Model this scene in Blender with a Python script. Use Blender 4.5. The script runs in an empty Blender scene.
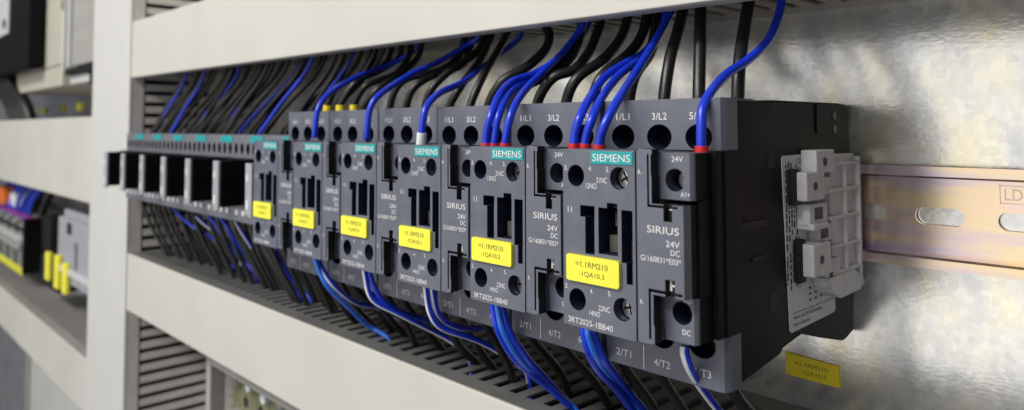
import bpy, bmesh, math, random
from mathutils import Vector, Matrix
random.seed(7)
S = 0.001            # everything below is written in millimetres
scene = bpy.context.scene
COL = scene.collection

# ---------------------------------------------------------------- camera
cam_d = bpy.data.cameras.new('camera'); cam = bpy.data.objects.new('camera', cam_d); COL.objects.link(cam)
C = Vector((164.95, -282.392, 46.40))
yaw, pitch, roll = 0.8065, 0.0458, -0.0033
fw = Vector((-math.sin(yaw)*math.cos(pitch), math.cos(yaw)*math.cos(pitch), math.sin(pitch)))
rt0 = Vector((math.cos(yaw), math.sin(yaw), 0)); up0 = rt0.cross(fw)
rt = rt0*math.cos(roll)+up0*math.sin(roll); up = -rt0*math.sin(roll)+up0*math.cos(roll)
cam.matrix_world = Matrix(((rt.x, up.x, -fw.x, C.x*S), (rt.y, up.y, -fw.y, C.y*S), (rt.z, up.z, -fw.z, C.z*S), (0, 0, 0, 1)))
cam_d.sensor_width = 36.0; cam_d.lens = 36.0*727.04/1024
cam_d.shift_x = (512-512.25)/1024; cam_d.shift_y = (93.66-205)/1024
cam_d.clip_start = 0.005; cam_d.clip_end = 50
cam_d.dof.use_dof = True; cam_d.dof.focus_distance = 0.245; cam_d.dof.aperture_fstop = 11.5
scene.camera = cam

# ---------------------------------------------------------------- light
w = bpy.data.worlds.new('World'); scene.world = w; w.use_nodes = True
w.node_tree.nodes['Background'].inputs[0].default_value = (0.80, 0.86, 1.0, 1)
w.node_tree.nodes['Background'].inputs[1].default_value = 0.12

def area(name, loc, target, sx, sy, power, col):
    d = bpy.data.lights.new(name, 'AREA'); d.shape = 'RECTANGLE'; d.size = sx; d.size_y = sy
    d.energy = power; d.color = col
    o = bpy.data.objects.new(name, d); COL.objects.link(o); o.location = loc
    o.rotation_euler = (Vector(target)-Vector(loc)).to_track_quat('-Z', 'Y').to_euler()
    return o
area('ceiling_lamp', (-0.35, -1.25, 1.10), (-0.1, 0, 0.0), 1.4, 0.22, 28, (1.0, 0.97, 0.90))
area('front_fill_light', (-0.50, -1.6, 0.12), (-0.15, 0, 0.0), 3.2, 1.9, 21.5, (1.0, 0.96, 0.87))  # added broad front source, sized for the reflections in the plate
scene.view_settings.view_transform = 'Standard'; scene.view_settings.look = 'None'
scene.view_settings.exposure = 0.0; scene.view_settings.gamma = 1.0
scene.render.engine = 'CYCLES'

# ---------------------------------------------------------------- materials
def mat(name, col, rough=0.5, metal=0.0, noise=0.08, scale=300.0, bump=0.0, bevel=0.0, spec=0.5, bscale=None, rnoise=0.0):
    m = bpy.data.materials.new(name); m.use_nodes = True
    nt = m.node_tree; b = nt.nodes['Principled BSDF']
    b.inputs['Roughness'].default_value = rough; b.inputs['Metallic'].default_value = metal
    b.inputs['Specular IOR Level'].default_value = spec
    tc = nt.nodes.new('ShaderNodeTexCoord')
    n = nt.nodes.new('ShaderNodeTexNoise'); n.inputs['Scale'].default_value = scale; n.inputs['Detail'].default_value = 4
    nt.links.new(tc.outputs['Object'], n.inputs['Vector'])
    r = nt.nodes.new('ShaderNodeValToRGB')
    r.color_ramp.elements[0].position = 0.3; r.color_ramp.elements[1].position = 0.7
    r.color_ramp.elements[0].color = tuple(max(0, c*(1-noise)) for c in col)+(1,)
    r.color_ramp.elements[1].color = tuple(min(1, c*(1+noise)) for c in col)+(1,)
    nt.links.new(n.outputs['Fac'], r.inputs[0]); nt.links.new(r.outputs[0], b.inputs['Base Color'])
    if rnoise:
        mr = nt.nodes.new('ShaderNodeMapRange'); mr.inputs[3].default_value = rough-rnoise; mr.inputs[4].default_value = rough+rnoise
        n3 = nt.nodes.new('ShaderNodeTexNoise'); n3.inputs['Scale'].default_value = scale*0.3; n3.inputs['Detail'].default_value = 5
        nt.links.new(tc.outputs['Object'], n3.inputs['Vector'])
        nt.links.new(n3.outputs['Fac'], mr.inputs[0]); nt.links.new(mr.outputs[0], b.inputs['Roughness'])
    prev = None
    if bevel:
        bv = nt.nodes.new('ShaderNodeBevel'); bv.samples = 4; bv.inputs['Radius'].default_value = bevel*S
        prev = bv.outputs[0]
    if bump:
        n2 = nt.nodes.new('ShaderNodeTexNoise'); n2.inputs['Scale'].default_value = bscale or scale*4; n2.inputs['Detail'].default_value = 3
        nt.links.new(tc.outputs['Object'], n2.inputs['Vector'])
        bp = nt.nodes.new('ShaderNodeBump'); bp.inputs['Strength'].default_value = bump; bp.inputs['Distance'].default_value = 0.0002
        nt.links.new(n2.outputs['Fac'], bp.inputs['Height'])
        if prev: nt.links.new(prev, bp.inputs['Normal'])
        prev = bp.outputs[0]
    if prev: nt.links.new(prev, b.inputs['Normal'])
    return m
M = {
 'grey': mat('grey_plastic', (0.112, 0.122, 0.165), 0.40, noise=0.12, scale=120, bump=0.35, bscale=2500, bevel=0.35, rnoise=0.06),
 'grey_light': mat('light_grey_plastic', (0.34, 0.35, 0.40), 0.45, noise=0.1, scale=150, bump=0.2, bscale=2500, bevel=0.4),
 'black': mat('black_plastic', (0.0055, 0.0055, 0.007), 0.5, noise=0.25, scale=90, bump=0.3, bscale=2500, bevel=0.4, rnoise=0.08, spec=0.10),
 'black2': mat('black_plastic_matte', (0.008, 0.008, 0.010), 0.6, noise=0.2, bevel=0.3, spec=0.3),
 'recess_shade': mat('recess_shade_navy', (0.014, 0.018, 0.045), 0.5, noise=0.2, spec=0.3),  # hole walls and floors darkened to stand in for shade
 'latch': mat('pale_grey_plastic', (0.56, 0.56, 0.59), 0.45, noise=0.08, scale=200, bump=0.15, bscale=2500, bevel=0.4),
 'teal': mat('teal_print', (0.015, 0.33, 0.36), 0.4, noise=0.05, spec=0.3),
 'white': mat('white_print', (0.72, 0.72, 0.74), 0.6, noise=0.03, spec=0.2),
 'ink': mat('dark_print', (0.03, 0.03, 0.03), 0.6, noise=0.05, spec=0.2),
 'yink': mat('tag_print', (0.16, 0.15, 0.03), 0.6, noise=0.05, spec=0.2),
 'yellow': mat('yellow_tag', (0.86, 0.82, 0.07), 0.45, noise=0.04, scale=80, spec=0.3),
 'sticker': mat('paper_sticker', (0.62, 0.62, 0.64), 0.55, noise=0.04, scale=80),
 'cream': mat('cream_lid', (0.575, 0.565, 0.535), 0.42, noise=0.04, scale=14, bump=0.12, bscale=900, bevel=0.5, rnoise=0.05),
 'pale': mat('pale_lid', (0.60, 0.60, 0.60), 0.42, noise=0.025, scale=35, bump=0.12, bscale=900, bevel=0.5, rnoise=0.05),
 'duct': mat('duct_grey', (0.34, 0.33, 0.325), 0.5, noise=0.08, scale=60, bump=0.15, bscale=1500),
 'duct_lifted': mat('duct_grey_lifted', (0.66, 0.63, 0.61), 0.5, noise=0.08, scale=60, bump=0.15, bscale=1500),  # duct grey lightened to make up for dim light on the side faces
 'duct_bounce': mat('duct_grey_bounce', (0.46, 0.42, 0.36), 0.5, noise=0.1, scale=60, bump=0.15, bscale=1500),  # warm bounce light on the underside put into the base colour
 'duct_shaded': mat('duct_grey_shaded', (0.15, 0.15, 0.15), 0.5, noise=0.1, scale=60, bump=0.15, bscale=1500),  # darker copy of the duct grey, shade from above coloured in
 'inside': mat('duct_dark_fill', (0.03, 0.03, 0.032), 0.7, noise=0.2),  # dark filler colour for the shade seen through the slots
 'wblack': mat('black_wire', (0.010, 0.010, 0.011), 0.38, noise=0.25, scale=150, bump=0.15, bscale=1200),
 'wblue': mat('blue_wire', (0.010, 0.040, 0.62), 0.30, noise=0.25, scale=60, bump=0.1, bscale=1200),
 'wlblue': mat('light_blue_wire', (0.03, 0.19, 0.88), 0.30, noise=0.1, scale=90),
 'wwhite': mat('white_wire', (0.72, 0.74, 0.80), 0.4, noise=0.05, scale=90),
 'red': mat('red_sleeve', (0.55, 0.015, 0.02), 0.4, noise=0.1),
 'orange': mat('orange_plastic', (0.75, 0.16, 0.02), 0.4),
 'ysleeve': mat('yellow_sleeve', (0.80, 0.66, 0.03), 0.4),
 'beige': mat('beige_paint', (0.50, 0.49, 0.42), 0.4, noise=0.04, scale=20),
 'panel': mat('pale_panel', (0.55, 0.56, 0.56), 0.4, noise=0.05, scale=20),
 'steel': mat('screw_steel', (0.70, 0.70, 0.72), 0.28, 1.0, noise=0.15, scale=600, bump=0.4, bscale=1500),
 'greenyellow': mat('earth_terminal', (0.17, 0.175, 0.10), 0.45, noise=0.2, scale=60),
}
def metal_plate():
    m = bpy.data.materials.new('galvanised_steel'); m.use_nodes = True
    nt = m.node_tree; b = nt.nodes['Principled BSDF']; L = nt.links.new
    b.inputs['Metallic'].default_value = 0.85
    tc = nt.nodes.new('ShaderNodeTexCoord')
    def noise(scale, det, sc=(1, 1, 1), rough=0.5):
        mp = nt.nodes.new('ShaderNodeMapping'); mp.inputs['Scale'].default_value = sc; L(tc.outputs['Object'], mp.inputs[0])
        n = nt.nodes.new('ShaderNodeTexNoise'); n.inputs['Scale'].default_value = scale; n.inputs['Detail'].default_value = det
        n.inputs['Roughness'].default_value = rough; L(mp.outputs[0], n.inputs['Vector']); return n
    n = noise(22, 7, (1.6, 1, 0.7), 0.68)
    r = nt.nodes.new('ShaderNodeValToRGB'); r.color_ramp.elements[0].position = 0.33; r.color_ramp.elements[1].position = 0.66
    r.color_ramp.elements[0].color = (0.60, 0.62, 0.69, 1); r.color_ramp.elements[1].color = (0.96, 0.91, 0.72, 1)  # cream and blue-grey patches: warm and cool reflections put into the colour
    e = r.color_ramp.elements.new(0.5); e.color = (0.82, 0.82, 0.81, 1)
    L(n.outputs['Fac'], r.inputs[0])
    v = nt.nodes.new('ShaderNodeTexVoronoi'); v.inputs['Scale'].default_value = 380; L(tc.outputs['Object'], v.inputs['Vector'])
    bw = nt.nodes.new('ShaderNodeRGBToBW'); L(v.outputs['Color'], bw.inputs[0])
    mr0 = nt.nodes.new('ShaderNodeMapRange'); mr0.inputs[3].default_value = 0.90; mr0.inputs[4].default_value = 1.06; L(bw.outputs[0], mr0.inputs[0])
    mx = nt.nodes.new('ShaderNodeVectorMath'); mx.operation = 'SCALE'; L(r.outputs[0], mx.inputs[0]); L(mr0.outputs[0], mx.inputs['Scale'])
    L(mx.outputs[0], b.inputs['Base Color'])
    v2 = noise(60, 3, (1, 1, 1), 0.55)
    rr = nt.nodes.new('ShaderNodeMapRange'); rr.inputs[3].default_value = 0.15; rr.inputs[4].default_value = 0.27; L(v2.outputs['Fac'], rr.inputs[0]); L(rr.outputs[0], b.inputs['Roughness'])
    n2 = noise(420, 2, (1, 1, 1.8))
    bp = nt.nodes.new('ShaderNodeBump'); bp.inputs['Strength'].default_value = 0.24; bp.inputs['Distance'].default_value = 0.00012; L(n2.outputs['Fac'], bp.inputs['Height'])
    L(bp.outputs[0], b.inputs['Normal'])
    return m
M['plate'] = metal_plate()
def rail_metal():
    m = bpy.data.materials.new('chromated_steel'); m.use_nodes = True
    nt = m.node_tree; b = nt.nodes['Principled BSDF']; L = nt.links.new
    b.inputs['Metallic'].default_value = 0.95; b.inputs['Roughness'].default_value = 0.20
    tc = nt.nodes.new('ShaderNodeTexCoord')
    mp = nt.nodes.new('ShaderNodeMapping'); mp.inputs['Scale'].default_value = (9, 6, 60); L(tc.outputs['Object'], mp.inputs[0])
    n = nt.nodes.new('ShaderNodeTexNoise'); n.inputs['Scale'].default_value = 1.6; n.inputs['Detail'].default_value = 3
    L(mp.outputs[0], n.inputs['Vector'])
    r = nt.nodes.new('ShaderNodeValToRGB'); cr = r.color_ramp
    cr.elements[0].position = 0.28; cr.elements[0].color = (0.50, 0.44, 0.66, 1)
    cr.elements[1].position = 0.72; cr.elements[1].color = (0.74, 0.64, 0.70, 1)
    for p, c in ((0.40, (0.70, 0.58, 0.62, 1)), (0.52, (0.84, 0.68, 0.46, 1)), (0.62, (0.86, 0.64, 0.52, 1))):
        e = cr.elements.new(p); e.color = c
    L(n.outputs['Fac'], r.inputs[0]); L(r.outputs[0], b.inputs['Base Color'])
    return m
M['rail'] = rail_metal()

# ---------------------------------------------------------------- mesh helpers
class MB:
    def __init__(self): self.bm = bmesh.new(); self.mats = []
    def mi(self, m):
        if m not in self.mats: self.mats.append(m)
        return self.mats.index(m)
    def faces(self, fs, m):
        i = self.mi(m)
        for f in fs: f.material_index = i
    def box(self, x0, x1, y0, y1, z0, z1, m, bev=0.0):
        r = bmesh.ops.create_cube(self.bm, size=1.0)
        for v in r['verts']:
            v.co = Vector(((x0+x1)/2+v.co.x*(x1-x0), (y0+y1)/2+v.co.y*(y1-y0), (z0+z1)/2+v.co.z*(z1-z0)))
        fs = set(f for v in r['verts'] for f in v.link_faces); self.faces(fs, m)
        if bev:
            es = set(e for f in fs for e in f.edges)
            q = bmesh.ops.bevel(self.bm, geom=list(es), offset=bev, segments=2, profile=0.5, affect='EDGES')
            self.faces(q['faces'], m)
    def prism(self, pts, axis, a, b, m):
        # polygon pts in the two other axes (order x,y,z without axis), extruded along axis a..b
        def P(p, t):
            l = list(p); l.insert(axis, t); return Vector(l)
        A = [self.bm.verts.new(P(p, a)) for p in pts]; B = [self.bm.verts.new(P(p, b)) for p in pts]
        fs = [self.bm.faces.new(A), self.bm.faces.new(B[::-1])]
        n = len(pts)
        for i in range(n): fs.append(self.bm.faces.new((A[i], B[i], B[(i+1) % n], A[(i+1) % n])))
        self.faces(fs, m); bmesh.ops.recalc_face_normals(self.bm, faces=fs)
    def cyl(self, c, r, axis, a, b, m, seg=24, r2=None):
        # c: centre in the other two axes
        rr = r if not isinstance(r, tuple) else r
        rx, rz = (rr, rr) if not isinstance(rr, tuple) else rr
        self.prism([(c[0]+rx*math.cos(2*math.pi*i/seg+math.pi/seg), c[1]+rz*math.sin(2*math.pi*i/seg+math.pi/seg)) for i in range(seg)], axis, a, b, m)
    def text(self, s, x0, z0, w, h, y, m, face='-y', depth=0.06):
        # lettering fitted to a w x h box; face '-y' (front) or '+x' (side: runs from -y to +y) or '+x^' (runs upwards)
        cu = bpy.data.curves.new('t', 'FONT'); cu.body = s; cu.size = 1; cu.resolution_u = 3; cu.extrude = 0
        ob = bpy.data.objects.new('t', cu); COL.objects.link(ob)
        me = bpy.data.meshes.new_from_object(ob.evaluated_get(bpy.context.evaluated_depsgraph_get()))
        bpy.data.objects.remove(ob); bpy.data.curves.remove(cu)
        xs = [v.co.x for v in me.vertices]; ys = [v.co.y for v in me.vertices]
        a, b_, c, d = min(xs), max(xs), min(ys), max(ys)
        i = self.mi(m); vs = []
        for v in me.vertices:
            u = (v.co.x-a)/(b_-a)*w; t = (v.co.y-c)/(d-c)*h
            if face == '-y': p = (x0+u, y-depth, z0+t)
            elif face == '+x': p = (y+depth, x0+u, z0+t)
            elif face == '+x^': p = (y+depth, x0-t, z0+u)
            vs.append(self.bm.verts.new(p))
        for f in me.polygons:
            try:
                nf = self.bm.faces.new([vs[k] for k in f.vertices]); nf.material_index = i
            except ValueError: pass
        bpy.data.meshes.remove(me)
    def tube(self, pts, r, m, seg=12, m2=None, sub=6):
        P = catmull(pts, sub); n = len(P)
        T = [(P[min(i+1, n-1)]-P[max(i-1, 0)]).normalized() for i in range(n)]
        N = T[0].orthogonal().normalized()
        ref = Vector((0.55, -0.8, 0.2)); N = (ref-T[0]*ref.dot(T[0])).normalized()
        rings = []
        for i in range(n):
            N = (N-T[i]*N.dot(T[i])).normalized(); B = T[i].cross(N)
            rings.append([self.bm.verts.new(P[i]+(N*math.cos(2*math.pi*j/seg)+B*math.sin(2*math.pi*j/seg))*r) for j in range(seg)])
        fs, fs2 = [], []
        for i in range(n-1):
            for j in range(seg):
                f = self.bm.faces.new((rings[i][j], rings[i][(j+1) % seg], rings[i+1][(j+1) % seg], rings[i+1][j])); f.smooth = True
                (fs2 if (m2 and j in (0, 1, 2, 3, 4, 5)) else fs).append(f)
        fs.append(self.bm.faces.new(rings[0][::-1])); fs.append(self.bm.faces.new(rings[-1]))
        self.faces(fs, m)
        if m2: self.faces(fs2, m2)
    def build(self, name, parent=None, origin=(0, 0, 0), label=None):
        me = bpy.data.meshes.new(name); o_ = Vector(origin)
        for v in self.bm.verts: v.co = (v.co-o_)*S
        bmesh.ops.recalc_face_normals(self.bm, faces=[f for f in self.bm.faces if len(f.verts) and len(f.edges) and all(len(e.link_faces) > 1 for e in f.edges)])
        self.bm.to_mesh(me); self.bm.free()
        for k in self.mats: me.materials.append(M[k])
        o = bpy.data.objects.new(name, me); COL.objects.link(o)
        if parent: o.parent = parent
        else: o.location = o_*S
        if label: o['label'] = label
        return o
def catmull(pts, sub):
    P = [Vector(p) for p in pts]; P = [P[0]*2-P[1]]+P+[P[-1]*2-P[-2]]; out = []
    for i in range(1, len(P)-2):
        p0, p1, p2, p3 = P[i-1:i+3]
        for k in range(sub):
            t = k/sub
            out.append(0.5*((2*p1)+(p2-p0)*t+(2*p0-5*p1+4*p2-p3)*t*t+(3*p1-p0-3*p2+p3)*t**3))
    out.append(P[-2]); return out
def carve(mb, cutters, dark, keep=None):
    """cut real recesses into a solid; faces deeper than the front skin take a second colour, dark to stand in for recess shade"""
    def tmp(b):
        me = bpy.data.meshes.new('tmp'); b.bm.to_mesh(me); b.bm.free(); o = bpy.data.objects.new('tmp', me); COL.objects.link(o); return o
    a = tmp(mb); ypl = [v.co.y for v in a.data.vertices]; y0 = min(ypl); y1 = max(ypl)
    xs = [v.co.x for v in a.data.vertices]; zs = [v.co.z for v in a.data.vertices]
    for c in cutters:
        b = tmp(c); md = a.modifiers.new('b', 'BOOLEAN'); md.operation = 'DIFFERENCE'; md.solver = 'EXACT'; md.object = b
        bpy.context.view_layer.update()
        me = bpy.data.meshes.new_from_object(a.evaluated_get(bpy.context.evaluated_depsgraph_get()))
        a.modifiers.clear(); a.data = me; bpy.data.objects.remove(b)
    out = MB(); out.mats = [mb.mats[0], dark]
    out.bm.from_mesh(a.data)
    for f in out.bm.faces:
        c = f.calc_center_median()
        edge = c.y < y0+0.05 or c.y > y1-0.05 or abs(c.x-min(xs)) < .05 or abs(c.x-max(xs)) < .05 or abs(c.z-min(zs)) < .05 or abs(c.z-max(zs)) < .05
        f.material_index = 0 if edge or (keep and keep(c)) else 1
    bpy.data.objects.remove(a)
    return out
def tag(o, label, cat, group=None, kind=None):
    if label: o['label'] = label
    if cat: o['category'] = cat
    if group: o['group'] = group
    if kind: o['kind'] = kind
    return o
def empty(name, loc, label, cat, group=None):
    o = bpy.data.objects.new(name, None); COL.objects.link(o); o.location = Vector(loc)*S; o.empty_display_size = 0.01
    return tag(o, label, cat, group)
def copy_tree(o, parent=None):
    c = o.copy(); COL.objects.link(c)
    if parent: c.parent = parent
    for ch in list(o.children): copy_tree(ch, c)
    return c

# ================================================================ SETTING
b = MB(); b.box(-2400, 900, 3, 6, -900, 700, 'plate'); tag(b.build('mounting_plate'), None, None, kind='structure')

# ---- cable ducts: slotted comb sides, open box, cream lid
def duct(name, x0, x1, z0, z1, label, vertical=False, l0=None, l1=None, tilt=0.0, dark=False, side=None, group=None, pitch=10.0):
    org = ((x0+x1)/2, 0, (z0+z1)/2)
    root = empty(name, org, label, 'cable duct', group)
    D = 80.0; rim = 12.0; side = side or ('duct_shaded' if dark else ('duct_lifted' if vertical else 'duct'))
    bt = MB()
    bt.box(x0, x1, -1.8, 2.9, z0, z1, side)                                   # back of the duct
    if vertical:
        for xs in ((x0, x0+1.8), (x1-1.8, x1)):
            bt.box(xs[0], xs[1], -9, -1.8, z0, z1, side)
            bt.box(xs[0], xs[1], -D+2, -D+rim, z0, z1, side)
            z = z0
            while z < z1:
                bt.box(xs[0], xs[1], -D+rim, -9, z, min(z+pitch*0.6, z1), side); z += pitch
        bt.box(x0+20, x1-20, -60, -3, z0, z1, 'inside')  # added dark filler block, keeps the slots looking shaded
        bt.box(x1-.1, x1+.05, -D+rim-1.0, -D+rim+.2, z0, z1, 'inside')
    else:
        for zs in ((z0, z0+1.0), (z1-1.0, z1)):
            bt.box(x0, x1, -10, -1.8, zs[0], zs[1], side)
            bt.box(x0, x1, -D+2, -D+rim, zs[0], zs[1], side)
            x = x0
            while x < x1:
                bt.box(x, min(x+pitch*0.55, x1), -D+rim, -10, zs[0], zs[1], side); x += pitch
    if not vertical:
        if l0 is not None: bt.box(x0+2, x1-2, -66, -3, z0+13, z1-3, 'inside')  # added dark filler, stands in for shade behind the slots
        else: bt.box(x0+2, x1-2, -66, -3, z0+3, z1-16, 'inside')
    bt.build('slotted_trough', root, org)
    l0 = z0-0.8 if l0 is None else l0; l1 = z1+0.8 if l1 is None else l1
    ld = MB(); lm = 'pale' if vertical else 'cream'; fy_ = -D-1.2 if vertical else -D
    ld.box(x0, x1, fy_, -D+2, l0, l1, lm, 0.6)
    if not vertical:
        ld.box(x0, x1, -D+2, -D+8, l0-0.1, l0+1.0, 'cream')
    ld.build('lid', root, org)
    return root
up_d = duct('cable_duct', -537, 520, 92.3, 136.0, 'horizontal duct with cream lid above the row of contactors', l0=86.3, l1=136.5, side='duct_bounce')
up_d.rotation_euler = (0, 0.0095, 0)
duct('cable_duct', -537, 520, -112.2, -64.6, 'horizontal duct with cream lid below the row of contactors', dark=True)
duct('cable_duct', -657, -537.6, -620, 420, 'upright duct with broad pale lid at the left of the contactors', vertical=True)
duct('cable_duct', -1900, -658.2, -28.5, 57.5, 'horizontal duct crossing the left side between the black device and the small terminal blocks')
duct('cable_duct', -1900, -658.2, -237, -185, 'lower left horizontal duct under the small terminal blocks')

# ---- DIN rails
def rail(x0, x1, zc, label, slots, mark=False):
    org = ((x0+x1)/2, 0, zc)
    root = empty('mounting_rail', org, label, 'mounting rail', None)
    t = 1.0; web = MB(); web.box(x0, x1, -2.2, -1.0, zc-13.5, zc+13.5, 'rail')
    cut = MB()
    x = slots
    while x < x1-20:
        if x > x0+10:
            pts = []
            for i in range(17):
                a = -math.pi/2+math.pi*i/16; pts.append((x+12.4+3.1*math.cos(a), zc+3.1*math.sin(a)))
            for i in range(17):
                a = math.pi/2+math.pi*i/16; pts.append((x+3.1+3.1*math.cos(a), zc+3.1*math.sin(a)))
            cut.prism(pts, 1, -4, 1, 'rail')
        x += 25
    w2 = carve(web, [cut], 'rail') if slots else web
    if mark:
        mx = slots+25; x0_, x1_, za, zb = mx-3.6, mx+5.0, zc+4.7, zc+12
        for a in ((x0_, x1_, za, za+.35), (x0_, x1_, zb-.35, zb), (x0_, x0_+.35, za, zb), (x1_-.35, x1_, za, zb)):
            w2.box(a[0], a[1], -2.25, -2.1, a[2], a[3], 'railmark')
        w2.text('LD', x0_+1.6, za+1.4, 5.4, 4.6, -2.2, 'railmark')
    for v in w2.bm.verts: v.co.y += 3
    w2.build('web', root, org)
    for s in (1, -1):
        f = MB()
        f.prism([(-1.0, zc+s*12.5), (-1.0, zc+s*13.5), (-6.5, zc+s*13.5), (-7.5, zc+s*14.2), (-7.5, zc+s*17.5), (-6.4, zc+s*17.5), (-6.4, zc+s*14.6), (-5.6, zc+s*14.5), (-0.2, zc+s*14.5), (-0.2, zc+s*12.5)][::s], 0, x0, x1, 'rail')
        for v in f.bm.verts: v.co.y += 3
        f.build('flange', root, org)
    return root
M['railmark'] = mat('stamped_mark', (0.52, 0.42, 0.44), 0.25, 0.95)
rail(-530, 320, 14.7, 'iridescent slotted steel rail behind the row of contactors', 76.2-25*23, mark=False)
r2 = rail(-530, -60, -150, 'dull rail at the bottom left under the lower duct', 0)
# stamped mark on the visible end of the main rail
mk = MB(); zc = 14.7; x0_, x1_, za, zb = 102.0, 110.0, zc+5.9, zc+12.0
for a in ((x0_, x1_, za, za+.3), (x0_, x1_, zb-.3, zb), (x0_, x0_+.3, za, zb), (x1_-.3, x1_, za, zb)):
    mk.box(a[0], a[1], -2.26, -2.1, a[2], a[3], 'railmark')
mk.text('LD', x0_+1.4, za+1.2, 5.0, 3.7, -2.2, 'railmark')
for v in mk.bm.verts: v.co.y += 3
mk.build('stamped_mark', [o for o in COL.objects if o.name == 'mounting_rail'][0], (-105, 0, 14.7))

# ================================================================ LARGE CONTACTOR (k = 0 at its real place)
F = -110.6; ORG = (31.2, 0, -31.6)
LX0, LX1 = 8.9, 53.5
def holecut(cx, cz, r, ydeep, y0=-130):
    c = MB(); c.cyl((cx, cz), r, 1, y0, ydeep, 'grey', 32); return c
def make_contactor():
    root = empty('contactor', ORG, '', 'contactor', 'large dark grey contactors side by side on the rail')
    # black rear housing
    h = MB()
    h.prism([(-60, 54.2), (-0.5, 54.6), (1.5, 45), (2.2, 36), (-4.6, 33.0), (2.7, 32.5), (2.7, -3), (-4.6, -3.5), (2.6, -22), (2.6, -30.5), (-4.5, -32.3), (-8, -32.3), (-27, -27.4), (-41, -23.3), (-54.5, -24.6), (-60, -27.0), (-84, -29.8), (-84, 54.2)], 0, LX0+1.6, LX1-0.5, 'black')
    h.prism([(-84, -29.6), (-57.5, -26.2), (-56, -24.8), (-41, -22.8), (-26, -22), (-18, 39.0), (-56.0, 49.3), (-58.5, 54.0), (-84, 54.0)], 0, LX1-1.0, LX1+0.3, 'black')
    h.box(LX1-0.6, LX1-0.1, -30, -2, 41, 43, 'black2'); h.box(LX1-0.6, LX1+0.0, -26, -22, 44, 54, 'black')
    for z_ in (50.3, 45.2): h.cyl((-10, z_), 1.7, 0, LX1-0.6, LX1-0.3, 'slider', 16)
    h.box(LX0+2, LX1-1.2, -58, -3, 54.3, 54.9, 'black2')
    h.box(LX1-0.2, LX1+0.4, -64.2, -59.4, 33, 38.8, 'black2'); h.box(LX1-0.2, LX1+0.4, -64.2, -59.4, -12, -6, 'black2')
    h.box(LX1+0.2, LX1+0.9, -83.5, -66, 15, 17.5, 'black2', 0.2); h.box(LX1+0.2, LX1+0.7, -75, -66, 5, 6.5, 'black2', 0.2)
    h.build('rear_housing', root, ORG)
    # terminal block with three upper and three lower clamp openings
    TB = 1.5; TY = -91.5
    t = MB(); t.mats = ['grey']
    t.prism([(LX0+TB+.1, -70), (LX0+TB+.1, TY), (LX1+TB-3.0, TY), (LX1+TB-1.6, TY+.5), (LX1+TB-0.6, TY+2.4), (LX1+TB-0.6, -83.2), (LX1-.7, -83.1), (LX1-.7, -70)], 2, -30.4, 54.9, 'grey')
    cs = MB(); cb = MB()
    for i in range(3):
        cx = 18.1+14.1*i
        cs.cyl((cx, 43.1), (4.6, 3.95), 1, -120, -74, 'grey', 32); cs.cyl((cx, -18.0), (4.6, 3.95), 1, -120, -74, 'grey', 32)
        cb.box(cx-2.7, cx+2.7, -79, -60, 40, 60, 'grey'); cb.box(cx-2.7, cx+2.7, -79, -60, -40, -18, 'grey')
    t2 = carve(t, [cs, cb], 'recess_shade', lambda c: c.x > LX1+TB-3.1)
    for s_, x_, z_, w_ in (('1/L1', 15.5, 48.5, 5.3), ('3/L2', 29.6, 48.5, 5.5), ('5/L3', 43.2, 48.5, 5.5), ('2/T1', 14.6, -27.6, 5.9), ('4/T2', 29.3, -27.8, 5.9), ('6/T3', 43.5, -27.2, 5.8)):
        t2.text(s_, x_, z_, w_, 2.2, TY, 'white')
    t2.box(25.3, 25.6, TY-.12, TY+.1, -29.8, -22.4, 'white')
    t2.build('terminal_block', root, ORG)
    # black core between terminal block and front
    c = MB(); c.box(LX0+1.7, LX1+1.1, -95.9, -91.7, -14.2, 39.3, 'black'); c.box(LX1+TB-.57, LX1+1.5, -91.69, -83, -14.2, 39.3, 'black'); c.box(37.6, 53.0, -106.9, -95.8, -0.8, 24.5, 'black'); c.box(37.62, 42.5, -106.89, -95.81, -14.5, 39.1, 'grey')
    for z0_, z1_, ya in ((25.7, 38.8, -104.3), (-14.2, -1.5, -103.1)): c.box(LX1-0.79, LX1-0.36, ya, -95.8, z0_, z1_, 'black')
    c.box(LX1-.45, LX1-.1, -103.4, -95.85, -1.3, 25.5, 'black')
    c.build('core', root, ORG)
    # auxiliary contact block (left of the front)
    a = MB(); a.mats = ['grey']; a.box(LX0, 36.9, F, -96, -15.3, 39.4, 'grey')
    k1 = MB(); k2 = MB()
    for (cx, cz) in ((14.3, 31.2), (31.1, 31.1), (14.6, -6.9), (32.0, -7.0)):
        k1.cyl((cx, cz), 3.35, 1, -130, F+9, 'grey', 36)
    k1.box(16.0, 21.7, -130, F+7, 18.7, 22.2, 'grey'); 
    k2.box(18.0, 21.6, -130, F+7.5, 7.6, 18.9, 'grey')
    k1.box(23.2, 30.5, -130, F+9.5, 8.2, 22.0, 'grey'); k2.box(26.5, 30.4, -130, F+3, 21.9, 23.6, 'grey')
    k1.box(31.9, 35.9, -130, F+8, 6.6, 21.9, 'grey'); k2.box(33.6, 35.8, -130, F+8.2, 0.6, 6.8, 'grey')
    a2 = carve(a, [k1, k2], 'recess_shade')
    TX = lambda s, x, z, w_, h_, y=F: a2.text(s, x, z, w_, h_, y, 'white')
    TX('11', 10.9, 19.7, 1.7, 1.8); TX('3.', 9.6, 32.8, 1.3, 1.5); TX('4.', 19.5, 32.9, 1.3, 1.4); TX('5.', 26.3, 32.8, 1.3, 1.5)
    TX('21NC', 22.5, 29.4, 4.1, 1.7); TX('13NO', 18.4, 27.5, 4.2, 1.7)
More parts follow.
